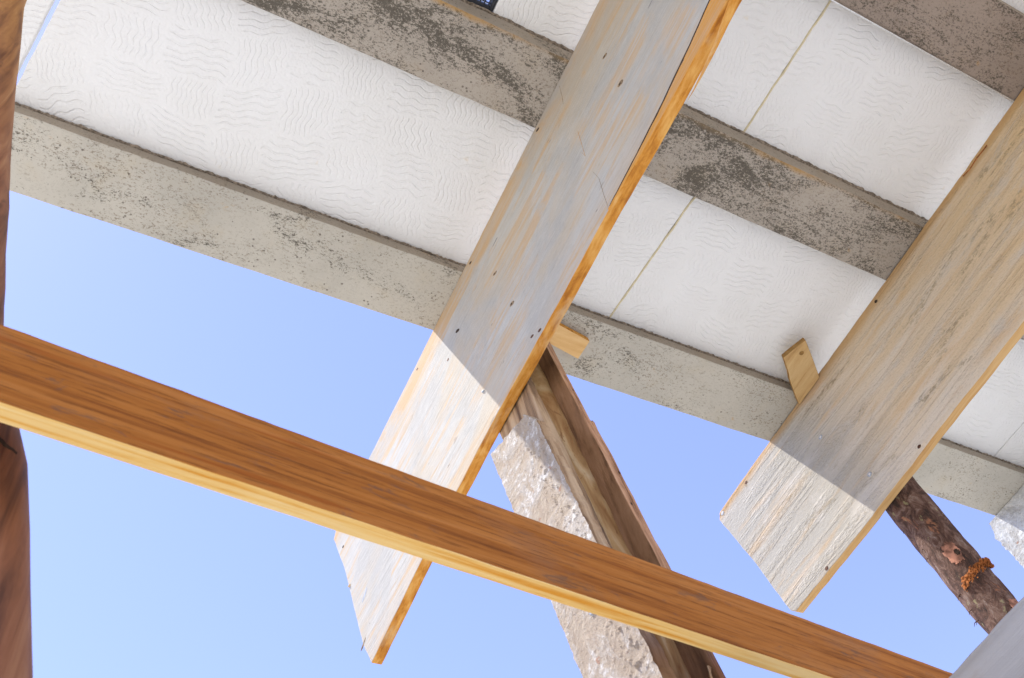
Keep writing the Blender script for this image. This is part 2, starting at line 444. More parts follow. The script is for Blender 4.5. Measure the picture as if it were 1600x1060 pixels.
# ------------------------------------------------------------------ mesh helpers (world coordinates in, heights above the eye)
def build(name, bm, mats, parent=None, origin=None, smooth=False):
    if origin is None:
        mn = Vector((1e9,) * 3); mx = Vector((-1e9,) * 3)
        for v in bm.verts:
            for i in range(3):
                mn[i] = min(mn[i], v.co[i]); mx[i] = max(mx[i], v.co[i])
        origin = (mn + mx) / 2
    origin = Vector(origin)
    bmesh.ops.translate(bm, verts=bm.verts, vec=-origin)
    bmesh.ops.recalc_face_normals(bm, faces=bm.faces)
    me = bpy.data.meshes.new(name)
    bm.to_mesh(me)
    bm.free()
    for m in (mats if isinstance(mats, (list, tuple)) else [mats]):
        me.materials.append(m)
    if smooth:
        for p in me.polygons: p.use_smooth = True
    o = bpy.data.objects.new(name, me)
    col.objects.link(o)
    o.location = origin + Vector((0, 0, EYE))
    if parent:
        o.parent = parent
        o.location = o.location - parent.location
    return o


def tag(o, label, cat=None, group=None, kind=None):
    o['label'] = label
    if cat: o['category'] = cat
    if group: o['group'] = group
    if kind: o['kind'] = kind
    return o


def bevel(o, w=0.0015, seg=2):
    md = o.modifiers.new("bevel", 'BEVEL')
    md.width = w
    md.segments = seg
    md.limit_method = 'ANGLE'
    md.angle_limit = math.radians(40)
    return o


def resample(poly, step, jit, seed):
    out = []
    n = len(poly)
    for i in range(n):
        a = Vector(poly[i]); b = Vector(poly[(i + 1) % n])
        d = b - a
        k = max(1, int(d.length / step))
        nrm = Vector((-d.y, d.x)).normalized() if d.length else Vector((0, 0))
        for j in range(k):
            p = a + d * j / k
            if jit and j:
                q = noise.noise(Vector((p.x * 40, p.y * 40, seed))) + 0.6 * noise.noise(Vector((p.x * 9, p.y * 9, seed + 5)))
                p = p + nrm * jit * q
            out.append(p)
    return out


def board(name, poly, axis, d0, d1, mats, step=0.02, jit=0.0012, seed=1.0, parent=None, side_pick=None, off=None, bev=0.0015):
    """polygon in the plane across `axis`, from depth d0 to d1; slot 0 = the two faces, slot 1 = the sides"""
    pts = resample(poly, step, jit, seed)
    bm = bmesh.new()

    def mk(p, d):
        c = [0, 0, 0]
        o2 = [i for i in range(3) if i != axis]
        c[axis] = d
        c[o2[0]], c[o2[1]] = p.x, p.y
        v = Vector(c)
        if off: v += off(v)
        return bm.verts.new(v)
    A = [mk(p, d0) for p in pts]
    B = [mk(p, d1) for p in pts]
    f = bm.faces.new(A); f.material_index = 0
    f = bm.faces.new(B); f.material_index = 0
    n = len(pts)
    for i in range(n):
        f = bm.faces.new((A[i], A[(i + 1) % n], B[(i + 1) % n], B[i]))
        f.material_index = 1 if len(mats) > 1 else 0
    o = build(name, bm, mats, parent)
    return bevel(o, bev)


def loft(name, rings, mats, parent=None, jit=0.0, seed=0, pick=None, smooth=False, sub=None):
    """rings: list of equal-length closed rings of points; capped"""
    bm = bmesh.new()
    R_ = []
    for r in rings:
        R_.append([bm.verts.new(Vector(p)) for p in r])
    n = len(R_[0])
    for a, b in zip(R_[:-1], R_[1:]):
        for i in range(n):
            f = bm.faces.new((a[i], a[(i + 1) % n], b[(i + 1) % n], b[i]))
            if pick: f.material_index = pick(i)
    for r in (R_[0], R_[-1]):
        f = bm.faces.new(r)
        if pick: f.material_index = pick(-1)
    if jit:
        for v in bm.verts:
            v.co += jit * Vector((noise.noise(v.co * 22 + Vector((seed, 0, 0))), noise.noise(v.co * 22 + Vector((0, seed, 9))), 0))
    return build(name, bm, mats, parent, smooth=smooth)


def tube(name, path, radii, mats, nseg=28, amp=0.0, freq=20, seed=0, parent=None, step=0.02, flat=1.0):
    """round member along a polyline, surface roughened by noise"""
    P = [Vector(p) for p in path]
    pts = []; rad = []
    for i in range(len(P) - 1):
        k = max(1, int((P[i + 1] - P[i]).length / step))
        for j in range(k):
            t = j / k
            pts.append(P[i].lerp(P[i + 1], t)); rad.append(radii[i] * (1 - t) + radii[i + 1] * t)
    pts.append(P[-1]); rad.append(radii[-1])
    bm = bmesh.new()
    rings = []
    for i, p in enumerate(pts):
        d = (pts[min(i + 1, len(pts) - 1)] - pts[max(i - 1, 0)]).normalized()
        u = d.orthogonal().normalized() if i == 0 else (u - d * u.dot(d)).normalized()
        w = d.cross(u)
        ring = []
        for k in range(nseg):
            a = 2 * math.pi * k / nseg
            dirv = u * math.cos(a) + w * math.sin(a)
            q = p + dirv * rad[i]
            nz = noise.noise(q * freq + Vector((seed, seed, 0))) + 0.5 * noise.noise(q * freq * 3)
            ring.append(bm.verts.new(q + dirv * amp * nz))
        rings.append(ring)
    for a, b in zip(rings[:-1], rings[1:]):
        for i in range(nseg):
            bm.faces.new((a[i], a[(i + 1) % nseg], b[(i + 1) % nseg], b[i]))
    bm.faces.new(rings[0]); bm.faces.new(rings[-1])
    return build(name, bm, mats, parent, smooth=True)


def disc_on_x(name, y, z, x, ry, rz, mat, parent, seed=0, h=0.0012, rot=0.0, n=12):
    """small uneven flat knob standing off a face that looks towards -X"""
    bm = bmesh.new()
    ctr = bm.verts.new((x - h, y, z))
    A = []; B = []
    for i in range(n):
        a = 2 * math.pi * i / n
        k = 1 + 0.18 * noise.noise(Vector((math.cos(a) * 1.3, math.sin(a) * 1.3, seed + y * 50)))
        dy, dz = ry * math.cos(a) * k, rz * math.sin(a) * k
        dy, dz = dy * math.cos(rot) - dz * math.sin(rot), dy * math.sin(rot) + dz * math.cos(rot)
        A.append(bm.verts.new((x - h * 0.8, y + dy * 0.8, z + dz * 0.8)))
        B.append(bm.verts.new((x + 0.001, y + dy, z + dz)))
    for i in range(n):
        j = (i + 1) % n
        bm.faces.new((ctr, A[i], A[j]))
        bm.faces.new((A[i], B[i], B[j], A[j]))
    bm.faces.new(B)
    return build(name, bm, mat, parent, smooth=False)


def crumbs(name, pts, mat, parent, seed=1):
    """irregular lumps joined as one part; pts: (pos, size)"""
    bm = bmesh.new()
    for i, (p, s) in enumerate(pts):
        r = bmesh.ops.create_icosphere(bm, subdivisions=1, radius=s)
        sc = Vector((0.45, 1 + 0.6 * random.random(), 1 + 0.8 * random.random()))
        ang = random.random() * 3
        for v in r['verts']:
            c = v.co
            c = Vector((c.x * sc.x, c.y * sc.y, c.z * sc.z)) * (1 + 0.5 * noise.noise(v.co * 400 + Vector((i, 0, 0))))
            c = Matrix.Rotation(ang, 3, 'X') @ c
            v.co = c + Vector(p)
    return build(name, bm, mat, parent)


# ------------------------------------------------------------------ ground
bm = bmesh.new()
G = 3000
N = 24
for i in range(N + 1):
    for j in range(N + 1):
        u = (i / N * 2 - 1); v = (j / N * 2 - 1)
        bm.verts.new((G * u ** 3, G * v ** 3, -EYE))
bm.verts.ensure_lookup_table()
for i in range(N):
    for j in range(N):
        a = i * (N + 1) + j
        bm.faces.new((bm.verts[a], bm.verts[a + N + 1], bm.verts[a + N + 2], bm.verts[a + 1]))
tag(build('ground', bm, M['ground'], origin=(0, 0, -EYE)), 'pale sandy ground below the open slab', kind='structure')

# ------------------------------------------------------------------ concrete joists
FZ = 1.527                                   # top of the joist foot, where the foam panels sit
XA, XB = -2.2, 3.4


def joist(yc, ylo, yhi, mat, slope, label):
    w = 0.033
    prof = [(ylo, 1.5), (ylo - slope, FZ - 0.001), (yc - w, FZ + 0.004), (yc - w * 0.8, 1.655), (yc + w * 0.8, 1.655),
            (yc + w, FZ + 0.004), (yhi + 0.003, FZ - 0.001), (yhi, 1.5)]
    rings = []
    k = 190
    for i in range(k + 1):
        x = XA + (XB - XA) * i / k
        r = []
        for (y, z) in prof:
            dn = 0.0012 * noise.noise(Vector((x * 14, y * 9, z * 30))) + 0.0012 * noise.noise(Vector((x * 50, y * 9, z * 30)))
            r.append((x, y + dn, z + dn * 0.4))
        rings.append(r)
    o = loft('concrete_joist', rings, [mat, M['foot_side']], pick=lambda i: 1 if i == 0 else 0)
    bevel(o, 0.0025, 2)
    return tag(o, label, 'joist', 'precast concrete joists of the slab')


J = [
    joist(0.686, 0.6215, 0.750, M['conc_pale'], 0.001, 'pale concrete joist at the open edge of the slab, sky along its lower side'),
    joist(0.275, 0.2145, 0.336, M['conc_spot'], 0.009, 'middle concrete joist heavily speckled black, between the two rows of white foam'),
    joist(-0.115, -0.172, -0.052, M['conc_dark'], 0.006, 'dark brownish concrete joist across the top right corner, thin wire along its edge'),
]
jj = [joist(-0.52, -0.58, -0.458, M['conc_dark'], 0.006, 'concrete joist deeper under the slab, outside the top of the picture')]


def ragged(yb, zb, x0, x1, mat, parent, amp, r, seed, name='mortar_edge'):
    """line of ragged mortar squeezed out where the foam sits on the joist"""
    bm = bmesh.new()
    rings = []
    k = int((x1 - x0) / 0.004)
    for i in range(k + 1):
        x = x0 + (x1 - x0) * i / k
        ring = []
        for j in range(6):
            a = 2 * math.pi * j / 6
            rr = r * (1 + amp * (noise.noise(Vector((x * 70, j * 1.7, seed))) + 0.8 * noise.noise(Vector((x * 230, j * 2.3, seed)))))
            ring.append(bm.verts.new((x, yb + math.cos(a) * rr, zb + math.sin(a) * rr * 0.6)))
        rings.append(ring)
    for a, b in zip(rings[:-1], rings[1:]):
        for j in range(6):
            bm.faces.new((a[j], a[(j + 1) % 6], b[(j + 1) % 6], b[j]))
    bm.faces.new(rings[0]); bm.faces.new(rings[-1])
    return build(name, bm, mat, parent)


ragged(0.6205, 1.5258, -0.6, 2.6, M['mortar'], J[0], 0.9, 0.0032, 1)
ragged(0.2052, 1.5268, -0.3, 2.4, M['mortar'], J[1], 0.7, 0.0034, 2)
ragged(0.337, 1.5285, -0.5, 2.2, M['arris'], J[1], 0.5, 0.0018, 4)

# wire along the dark joist
o = tube('steel_wire', [(0.3, -0.0490, 1.502), (0.9, -0.0480, 1.499), (1.30, -0.0500, 1.4995), (1.9, -0.049, 1.501)], [0.0013] * 4, M['steel'], nseg=8)
tag(o, 'thin bright wire running along the edge of the dark joist at top right', 'wire')


# ------------------------------------------------------------------ foam panels
def panel(c, label, z0=FZ + 0.002, th=0.035):
    """c: four plan corners"""
    bm = bmesh.new()
    n = 40
    rings = []
    for z in (z0, z0 + th):
        ring = []
        for i in range(4):
            a = Vector(c[i]); b = Vector(c[(i + 1) % 4])
            for k in range(n):
                p = a.lerp(b, k / n)
                j = 0.0009 * noise.noise(Vector((p.x * 60, p.y * 60, z * 20))) if k else 0
                ring.append(bm.verts.new((p.x + j, p.y + j, z)))
        rings.append(ring)
    m = len(rings[0])
    for i in range(m):
        bm.faces.new((rings[0][i], rings[0][(i + 1) % m], rings[1][(i + 1) % m], rings[1][i]))
    bm.faces.new(rings[0]); bm.faces.new(rings[1])
    o = build('foam_panel', bm, M['foam'])
    bevel(o, 0.002, 2)
    return tag(o, label, 'foam panel', 'white foam infill panels between the joists')


def row(y0, y1, seams, labels):
    """seams: (x at y0, x at y1, gap)"""
    out = []
    for (a0, a1, ag), (b0, b1, bgp), lab in zip(seams[:-1], seams[1:], labels):
        out.append(panel([(a0 + ag / 2, y0), (b0 - bgp / 2, y0), (b1 - bgp / 2, y1), (a1 + ag / 2, y1)], lab))
    return out


r1 = row(0.310, 0.651, [(-1.25, -1.27, 0.002), (-0.186, -0.248, 0.0075), (0.858, 0.829, 0.0015), (1.90, 1.89, 0.002), (2.95, 2.94, 0.002)],
         ['sliver of white foam panel left of the bright gap, behind the round pole', 'large white foam panel filling the upper left, wavy embossing',
          'white foam panel right of the grey plank, with a scrap of wood beneath it', 'white foam panel showing at the right edge below the brown plank'])
r2 = row(-0.080, 0.240, [(0.3785, 0.3785, 0.0), (0.888, 0.872, 0.0015), (1.93, 1.92, 0.002), (2.95, 2.94, 0.002)],
         ['small piece of white foam panel beside the black mesh at the top', 'white foam panel with rusty specks, under the dark top right joist',
          'white foam panel beyond the brown plank at the right edge'])
r2b = row(-0.080, 0.240, [(-1.25, -1.25, 0.0), (-0.25, -0.25, 0.002), (0.211, 0.208, 0.0)],
          ['white foam panel behind the speckled joist, above the picture', 'white foam panel left of the black mesh, above the picture'])
r3 = row(-0.485, -0.150, [(-1.2, -1.2, 0), (-0.2, -0.2, 0.002), (0.80, 0.80, 0.002), (1.84, 1.84, 0.002), (2.9, 2.9, 0)],
         ['white foam panel deep under the slab, far left', 'white foam panel deep under the slab, left of centre', 'white foam panel deep under the slab, right of centre',
          'white foam panel cut by the top right corner of the picture'])

# yellow glue beads in the closed seams
def bead(p0, p1, parent, seed):
    k = 40
    path = []; rad = []
    for i in range(k + 1):
        t = i / k
        p = Vector(p0).lerp(Vector(p1), t)
        p.x += 0.0025 * noise.noise(Vector((t * 9, seed, 0)))
        path.append(p); rad.append(0.0022 * (1 + 0.45 * noise.noise(Vector((t * 30, seed, 4)))))
    tube('glue_seam', path, rad, M['glue'], nseg=8, parent=parent, step=0.02)


bead((0.8585, 0.318, FZ + 0.0028), (0.8295, 0.645, FZ + 0.0028), r1[2], 1)
bead((0.8885, -0.075, FZ + 0.0028), (0.8725, 0.236, FZ + 0.0028), r2[1], 2)

# black plastic mesh closing the hole beside the small foam panel
root = bpy.data.objects.new('mesh_grille', None)
col.objects.link(root)
root.location = (0.29, 0.09, FZ + 0.01 + EYE)
tag(root, 'black plastic mesh with sky showing through its squares, top edge of the picture', 'grille')
bm = bmesh.new()


def bx(bm, a, b):
    vs_ = [bm.verts.new((x, y, z)) for z in (a[2], b[2]) for y in (a[1], b[1]) for x in (a[0], b[0])]
    for f in ((0, 1, 3, 2), (4, 5, 7, 6), (0, 1, 5, 4), (2, 3, 7, 6), (0, 2, 6, 4), (1, 3, 7, 5)):
        bm.faces.new([vs_[i] for i in f])


gx0, gx1, gy0, gy1 = 0.221, 0.371, -0.07, 0.1965
z0 = FZ + 0.006
for i in range(21):
    x = gx0 + (gx1 - gx0) * (i + 0.5) / 21
    bx(bm, (x - 0.0009, gy0, z0), (x + 0.0009, gy1, z0 + 0.003))
for i in range(37):
    y = gy0 + (gy1 - gy0) * (i + 0.5) / 37
    bx(bm, (gx0, y - 0.0009, z0 + 0.0005), (gx1, y + 0.0009, z0 + 0.0035))
build('mesh', bm, M['plastic'], root)
bm = bmesh.new()
bx(bm, (gx0 - 0.01, gy0 - 0.01, z0 - 0.001), (gx0, gy1 + 0.012, z0 + 0.012))
bx(bm, (gx1, gy0 - 0.01, z0 - 0.001), (gx1 + 0.006, gy1 + 0.012, z0 + 0.012))
bx(bm, (gx0, gy0 - 0.01, z0 - 0.001), (gx1, gy0, z0 + 0.012))
bx(bm, (gx0, gy1, z0 - 0.001), (gx1, gy1 + 0.012, z0 + 0.012))
bevel(build('frame', bm, M['plastic'], root), 0.001)
bm = bmesh.new()
bx(bm, (gx0 - 0.012, gy0 - 0.01, z0 + 0.0125), (gx0 - 0.004, gy1 + 0.012, z0 + 0.45))
bx(bm, (gx0 - 0.004, gy1 + 0.004, z0 + 0.0125), (gx1 + 0.006, gy1 + 0.012, z0 + 0.45))
build('sun_baffle', bm, M['foam'], root)  # added upright baffle, keeps sun through the mesh off the grey plank

# ------------------------------------------------------------------ grey formwork plank on edge (nearest)
lo_edge = [(-0.70, 1.094), (0.0, 1.093), (0.23, 1.0935), (0.30, 1.096), (0.45, 1.091), (0.63, 1.089), (0.80, 1.078), (0.95, 1.064), (1.111, 1.044)]
poly1 = lo_edge + [(1.140, 1.112), (1.200, 1.340), (1.247, 1.468), (1.222, 1.496)] + [(1.10, 1.4992), (-0.70, 1.4992)]
plank1 = board('formwork_plank', poly1, 0, 0.515, 0.533, [M['face1'], M['orange']], seed=2.0, jit=0.0018)
tag(plank1, 'wide grey cement-washed plank with bright orange lower edge, its cut end white in the sun', 'plank', 'formwork planks carrying the joists')
for (y, z, ry, rz, k) in ((0.168, 1.364, 0.007, 0.0035, 'knot'), (0.179, 1.261, 0.008, 0.005, 'knot'), (0.544, 1.353, 0.008, 0.003, 'knot'), (0.531, 1.231, 0.008, 0.004, 'knot'),
                          (0.516, 1.112, 0.005, 0.0025, 'rust'), (0.498, 1.100, 0.005, 0.0028, 'rust'), (0.593, 1.483, 0.005, 0.003, 'dark'), (0.333, 1.483, 0.006, 0.0032, 'dark'),
                          (0.825, 1.481, 0.005, 0.0026, 'rust'), (0.724, 1.362, 0.005, 0.003, 'rust'), (1.201, 1.40, 0.005, 0.003, 'dark'), (0.653, 1.167, 0.004, 0.002, 'zinc')):
    nm = 'knot' if k == 'knot' else ('nail_hole' if k == 'dark' else 'nail')
    disc_on_x(nm, y, z, 0.515, ry, rz, M[k], plank1, h=0.0006 if k != 'zinc' else 0.003, rot=0.5)
    if k == 'knot':
        disc_on_x('knot_core', y + 0.001, z, 0.5146, ry * 0.35, rz * 0.5, M['dark'], plank1, h=0.0006, rot=0.5)
disc_on_x('bruise', 1.118, 1.196, 0.515, 0.017, 0.004, M['zinc'], plank1, h=0.0004, rot=-0.45)
disc_on_x('bruise', 1.135, 1.105, 0.515, 0.014, 0.0028, M['knot'], plank1, h=0.0004, rot=-0.3)
disc_on_x('chip', 0.678, 1.385, 0.515, 0.009, 0.004, M['dark'], plank1, h=0.0006, rot=0.7)
# crack running into the lower edge, and the sliver splitting away
def ribbon(name, pts, w, mat, parent, x, h=0.0006, seed=3):
    bm = bmesh.new()
    A = []; B = []
    pts = [Vector(p) for p in pts]
    fine = []
    for a, b in zip(pts[:-1], pts[1:]):
        k = max(1, int((b - a).length / 0.006))
        fine += [a.lerp(b, i / k) for i in range(k)]
    fine.append(pts[-1])
    L = len(fine)
    rows = []
    for i, p in enumerate(fine):
        t = i / (L - 1)
        ww = w * (0.25 + math.sin(math.pi * min(1, max(0, t))) ** 0.5) * (1 + 0.5 * noise.noise(Vector((p.x * 90, p.y * 90, seed))))
        wob = 0.0010 * noise.noise(Vector((p.x * 60, p.y * 60, seed + 4)))
        rows.append([bm.verts.new((x - h, p.x, p.y + wob - ww)), bm.verts.new((x - h, p.x, p.y + wob + ww)), bm.verts.new((x + 0.001, p.x, p.y + wob + ww)), bm.verts.new((x + 0.001, p.x, p.y + wob - ww))])
    for a, b in zip(rows[:-1], rows[1:]):
        for i in range(4):
            bm.faces.new((a[i], a[(i + 1) % 4], b[(i + 1) % 4], b[i]))
    bm.faces.new(rows[0]); bm.faces.new(rows[-1])
    return build(name, bm, mat, parent)


ribbon('crack', [(-0.05, 1.155), (0.03, 1.135), (0.09, 1.122), (0.16, 1.110), (0.22, 1.104), (0.30, 1.0985)], 0.0011, M['dark'], plank1, 0.515, 0.0004)
ribbon('crack', [(0.303, 1.098), (0.298, 1.13), (0.290, 1.17), (0.292, 1.20)], 0.0007, M['knot'], plank1, 0.515, 0.0003, 5)
ribbon('crack', [(0.29, 1.27), (0.288, 1.25), (0.275, 1.32)], 0.0006, M['orange'], plank1, 0.515, 0.0003, 6)
ribbon('crack', [(0.255, 1.485), (0.262, 1.45), (0.268, 1.43)], 0.0008, M['knot'], plank1, 0.515, 0.0003, 7)
loft('splinter', [[(0.5165 + 0.012 * t + dx * (1 - t) * 0.006, -0.02 + 0.16 * t, 1.0915 - 0.016 * math.sin(t * 2.2) * (1 if t < 0.98 else 0.9) + dz * (1 - t) * 0.004) for dx, dz in ((-1, -1), (1, -1), (1, 1), (-1, 1))]
                  for t in (0.0, 0.15, 0.3, 0.45, 0.6, 0.75, 0.9, 0.995)], [M['orange']], plank1)
disc_on_x('splinter', 1.178, 1.275, 0.5145, 0.004, 0.0018, M['splinter'], plank1, h=0.003)

# ------------------------------------------------------------------ brown formwork plank (second)
poly2 = [(-0.75, 1.172), (0.0, 1.174), (0.23, 1.173), (0.50, 1.168), (0.68, 1.163), (0.905, 1.163), (0.915, 1.175), (0.935, 1.33), (0.962, 1.482), (0.952, 1.496), (0.80, 1.4985), (0.35, 1.497), (-0.75, 1.4985)]
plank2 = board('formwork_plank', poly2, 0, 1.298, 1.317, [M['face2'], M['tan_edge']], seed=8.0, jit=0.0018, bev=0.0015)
tag(plank2, 'wide brownish plank on edge at right, raised rough grain, end ridged and sunlit', 'plank', 'formwork planks carrying the joists')
for (y, z, r, k) in ((0.378, 1.484, 0.0045, 'dark'), (0.507, 1.179, 0.0045, 'rust'), (0.852, 1.483, 0.0045, 'rust'), (0.945, 1.486, 0.006, 'zinc'), (0.797, 1.170, 0.005, 'rust'),
                     (0.647, 1.385, 0.006, 'zinc'), (0.613, 1.228, 0.006, 'zinc')):
    disc_on_x('nail' if k != 'dark' else 'nail_hole', y, z, 1.298, r, r * 0.85, M[k], plank2, h=0.001)
    if k == 'zinc':
        disc_on_x('nail_ring', y, z, 1.2975, r * 0.55, r * 0.45, M['lime'], plank2, h=0.001)
cl = []
for i in range(150):
    y = random.choice((0.60, 0.28, 0.05)) + random.gauss(0, 0.10)
    z = 1.33 - 0.28 * (y - 0.25) * 0.3 + random.gauss(0, 0.035)
    if 1.19 < z < 1.47 and y < 0.9:
        cl.append(((1.2978, y, z), random.uniform(0.0008, 0.0022)))
tube('bark_string', [(1.296, 0.035, 1.485), (1.288, 0.062, 1.478), (1.290, 0.085, 1.478), (1.294, 0.098, 1.486), (1.297, 0.10, 1.49)], [0.0012] * 5, M['torn'], nseg=6, parent=plank2, step=0.008)

# ------------------------------------------------------------------ white-crusted plank end beyond
def crust_block(name, x0, x1, ypoly, mat, amp, seed, step=0.012):
    """board with a lumpy crusted face and end; ypoly = (y, z) outline"""
    bm = bmesh.new()
    (ya, yb, za, zb) = ypoly
    bx(bm, (x0, ya, za), (x1, yb, zb))
    for ax, (a, b) in enumerate(((x0, x1), (ya, yb), (za, zb))):
        k = int((b - a) / step)
        for i in range(1, k):
            co = [0, 0, 0]; co[ax] = a + (b - a) * i / k
            no = [0, 0, 0]; no[ax] = 1
            bmesh.ops.bisect_plane(bm, geom=bm.verts[:] + bm.edges[:] + bm.faces[:], plane_co=co, plane_no=no)
    return bm


bm = crust_block('x', 1.990, 2.035, (0.10, 0.782, 1.16, 1.499), None, 0.004, 3, 0.008)
for v in bm.verts:
    p = v.co * 26
    d = noise.noise(p) + 0.7 * noise.noise(p * 2.7) + 0.4 * noise.noise(p * 6)
    k = 0.003
    end = max(0, (v.co.y - 0.70) / 0.08)
    if v.co.x < 2.0: v.co.x += -0.0022 * d
    if v.co.y > 0.775:
        v.co.y += 0.0075 * d - 0.014 * max(0, (v.co.z - 1.45) / 0.05)
    if v.co.z > 1.49: v.co.z -= 0.0014 * abs(d)
plank3 = build('formwork_plank', bm, [M['whitecrust']], smooth=False)
tag(plank3, 'plank end thickly crusted with white cement, under the pale joist at the right edge', 'plank', 'formwork planks carrying the joists')

# ------------------------------------------------------------------ grey board crossing the bottom right corner, near the camera
board4 = board('grey_board', [(-0.60, 0.18), (1.0, 0.18), (1.0, 0.490), (-0.60, 0.490)], 0, 0.743, 0.763, [M['face3'], M['face3']], seed=4.0, jit=0.0012)
tag(board4, 'smooth pale grey board cutting off the bottom right corner, close to the camera', 'board')
disc_on_x('knot', 0.232, 0.462, 0.743, 0.005, 0.004, M['knot'], board4, h=0.0005)

# ------------------------------------------------------------------ round bark prop
pp = tube('bark_post', [(1.362, 0.575, -EYE), (1.361, 0.603, 0.50), (1.360, 0.613, 0.87), (1.360, 0.6195, 1.16), (1.360, 0.622, 1.30)], [0.042, 0.036, 0.0340, 0.0385, 0.0385], M['bark'], nseg=48, amp=0.0022, freq=24, seed=3, step=0.012)
tag(pp, 'round dark bark-covered post holding up the brown plank, torn orange ring on it', 'post', 'timber props')
lx = 1.322
def on_log(ang, z, r=0.0355, cx=1.360, cy=0.6155):
    return Vector((cx + math.cos(ang) * r, cy + math.sin(ang) * r, z))


# torn bark ring facing the camera (angle about 200 degrees) and knot
tp = []
for i in range(240):
    a = math.radians(random.uniform(178, 292))
    f = (math.degrees(a) - 178) / 114
    tp.append((on_log(a, 0.955 + 0.034 * f + random.gauss(0, 0.0045), 0.0365 + random.random() * 0.0025), random.uniform(0.0008, 0.0024)))
for i in range(16):
    a = math.radians(random.uniform(270, 296))
    tp.append((on_log(a, 0.988 + random.gauss(0, 0.005), 0.040), random.uniform(0.002, 0.004)))
crumbs('torn_bark', tp, M['torn'], pp)
def patch_on_log(name, a0, a1, z0_, z1_, mat, seed, lift=0.0012):
    bm = bmesh.new()
    na, nz = 44, 44
    g = {}
    for i in range(na + 1):
        for j in range(nz + 1):
            u = i / na * 2 - 1; v = j / nz * 2 - 1
            edge = 1 - (u * u + v * v) + 0.55 * noise.noise(Vector((u * 2.2, v * 2.2, seed))) + 0.35 * noise.noise(Vector((u * 6, v * 6, seed)))
            if edge > 0.0:
                a = math.radians(a0 + (a1 - a0) * i / na)
                z_ = z0_ + (z1_ - z0_) * j / nz
                g[i, j] = bm.verts.new(on_log(a, z_, 0.0368 + lift * min(1, edge * 4)))
    for (i, j) in list(g):
        if (i + 1, j) in g and (i, j + 1) in g and (i + 1, j + 1) in g:
            bm.faces.new((g[i, j], g[i + 1, j], g[i + 1, j + 1], g[i, j + 1]))
    for v in [v for v in bm.verts if not v.link_faces]: bm.verts.remove(v)
    return build(name, bm, mat, pp, smooth=True)


patch_on_log('peeled_patch', 190, 232, 0.992, 1.040, M['peel'], 1)
patch_on_log('peeled_patch', 240, 285, 0.870, 0.905, M['peel'], 2)
patch_on_log('peeled_patch', 262, 300, 0.820, 0.900, M['torn'], 3)
patch_on_log('peeled_patch', 232, 258, 0.828, 0.862, M['peel'], 6)
patch_on_log('knot', 214, 228, 1.006, 1.020, M['dark'], 4, 0.0026)
for i in range(9):
    a = math.radians(random.uniform(128, 160)); z_ = random.uniform(0.85, 1.15)
    p0 = on_log(a, z_, 0.035)
    tube('bark_shred', [p0, p0 + Vector((-0.003, 0.003, -0.002)), p0 + Vector((-0.005, 0.006, -0.007))], [0.0009, 0.0007, 0.0003], M['bark'], nseg=5, parent=pp, step=0.004)


# ------------------------------------------------------------------ bundle of timbers under the grey plank
def lerp_ring(rings, zs, seed, jit=0.0012):
    """rings at heights; fill in between, add small unevenness"""
    out = []
    for (ra, za), (rb, zb) in zip(zip(rings[:-1], zs[:-1]), zip(rings[1:], zs[1:])):
        k = max(1, int(abs(za - zb) / 0.02))
        for i in range(k):
            t = i / k
            r = []
            for c, (a, b) in enumerate(zip(ra, rb)):
                x = a[0] * (1 - t) + b[0] * t; y = a[1] * (1 - t) + b[1] * t; z = za * (1 - t) + zb * t
                q = Vector((x * 30, y * 30, z * 16 + seed))
                r.append((x + jit * noise.noise(q), y + jit * noise.noise(q + Vector((5, 5, 0))) + 0.5 * jit * noise.noise(Vector((c * 3, 1, z * 90))), z))
            out.append(r)
    out.append([(a[0], a[1], zs[-1]) for a in rings[-1]])
    return out


def upright(name, fn, zs, mats, pick, seed, jit=0.0012, zfloor=-EYE):
    """fn(z) gives the four plan corners; below 0.45 the member keeps its section and runs on to the floor"""
    rings = [fn(z) for z in zs]
    base = fn(zs[-1])
    low = [(x, y - 0.07 * (zs[-1] - zfloor)) for x, y in base]
    rings.append(low)
    rr = lerp_ring(rings, list(zs) + [zfloor], seed, jit)
    o = loft(name, rr, mats, pick=pick)
    return bevel(o, 0.0012)


# lime-crusted short board, left face in the sun
def fW(z): return [(0.503, 0.450 + 0.105 * z), (0.503, 0.531 + 0.127 * z), (0.519, 0.531 + 0.127 * z), (0.519, 0.450 + 0.105 * z)]
bm = bmesh.new()
ys, zs_ = 60, 250
zb_ = 0.05
def top_z(s): return 0.982 + (1.018 - 0.982) * s if s > 0.12 else 0.955 + 0.027 * s / 0.12
for xi, x in enumerate((0.503, 0.519)):
    for i in range(ys + 1):
        s = i / ys
        for j in range(zs_ + 1):
            tz = top_z(s) + 0.0025 * noise.noise(Vector((s * 12, 3, 3)))
            t_ = j / zs_
            z = (zb_ + (0.42 - zb_) * t_ / 0.08) if t_ < 0.08 else 0.42 + (tz - 0.42) * (t_ - 0.08) / 0.92
            y = (0.450 + 0.105 * z) * (1 - s) + (0.531 + 0.127 * z) * s
            q = Vector((y * 60, z * 60, 1.0))
            d = noise.noise(q) + 0.6 * noise.noise(q * 2.3) + 0.4 * noise.noise(q * 5)
            if i in (0, ys): y += 0.0016 * noise.noise(Vector((z * 55, i, 0))) + 0.0012 * noise.noise(Vector((z * 160, i, 2)))
            g1 = noise.noise(Vector((y * 210, z * 170, 4))) + 0.5 * noise.noise(Vector((y * 480, z * 420, 8)))
            band = max(0.0, 1 - abs(s - 0.22 - 0.1 * noise.noise(Vector((z * 9, 1, 1)))) / 0.30)
            lump = max(0.0, g1 - 0.18) * (0.25 + band) * 0.0042
            bm.verts.new((x + (-0.0005 * d - lump if xi == 0 else 0), y, z))
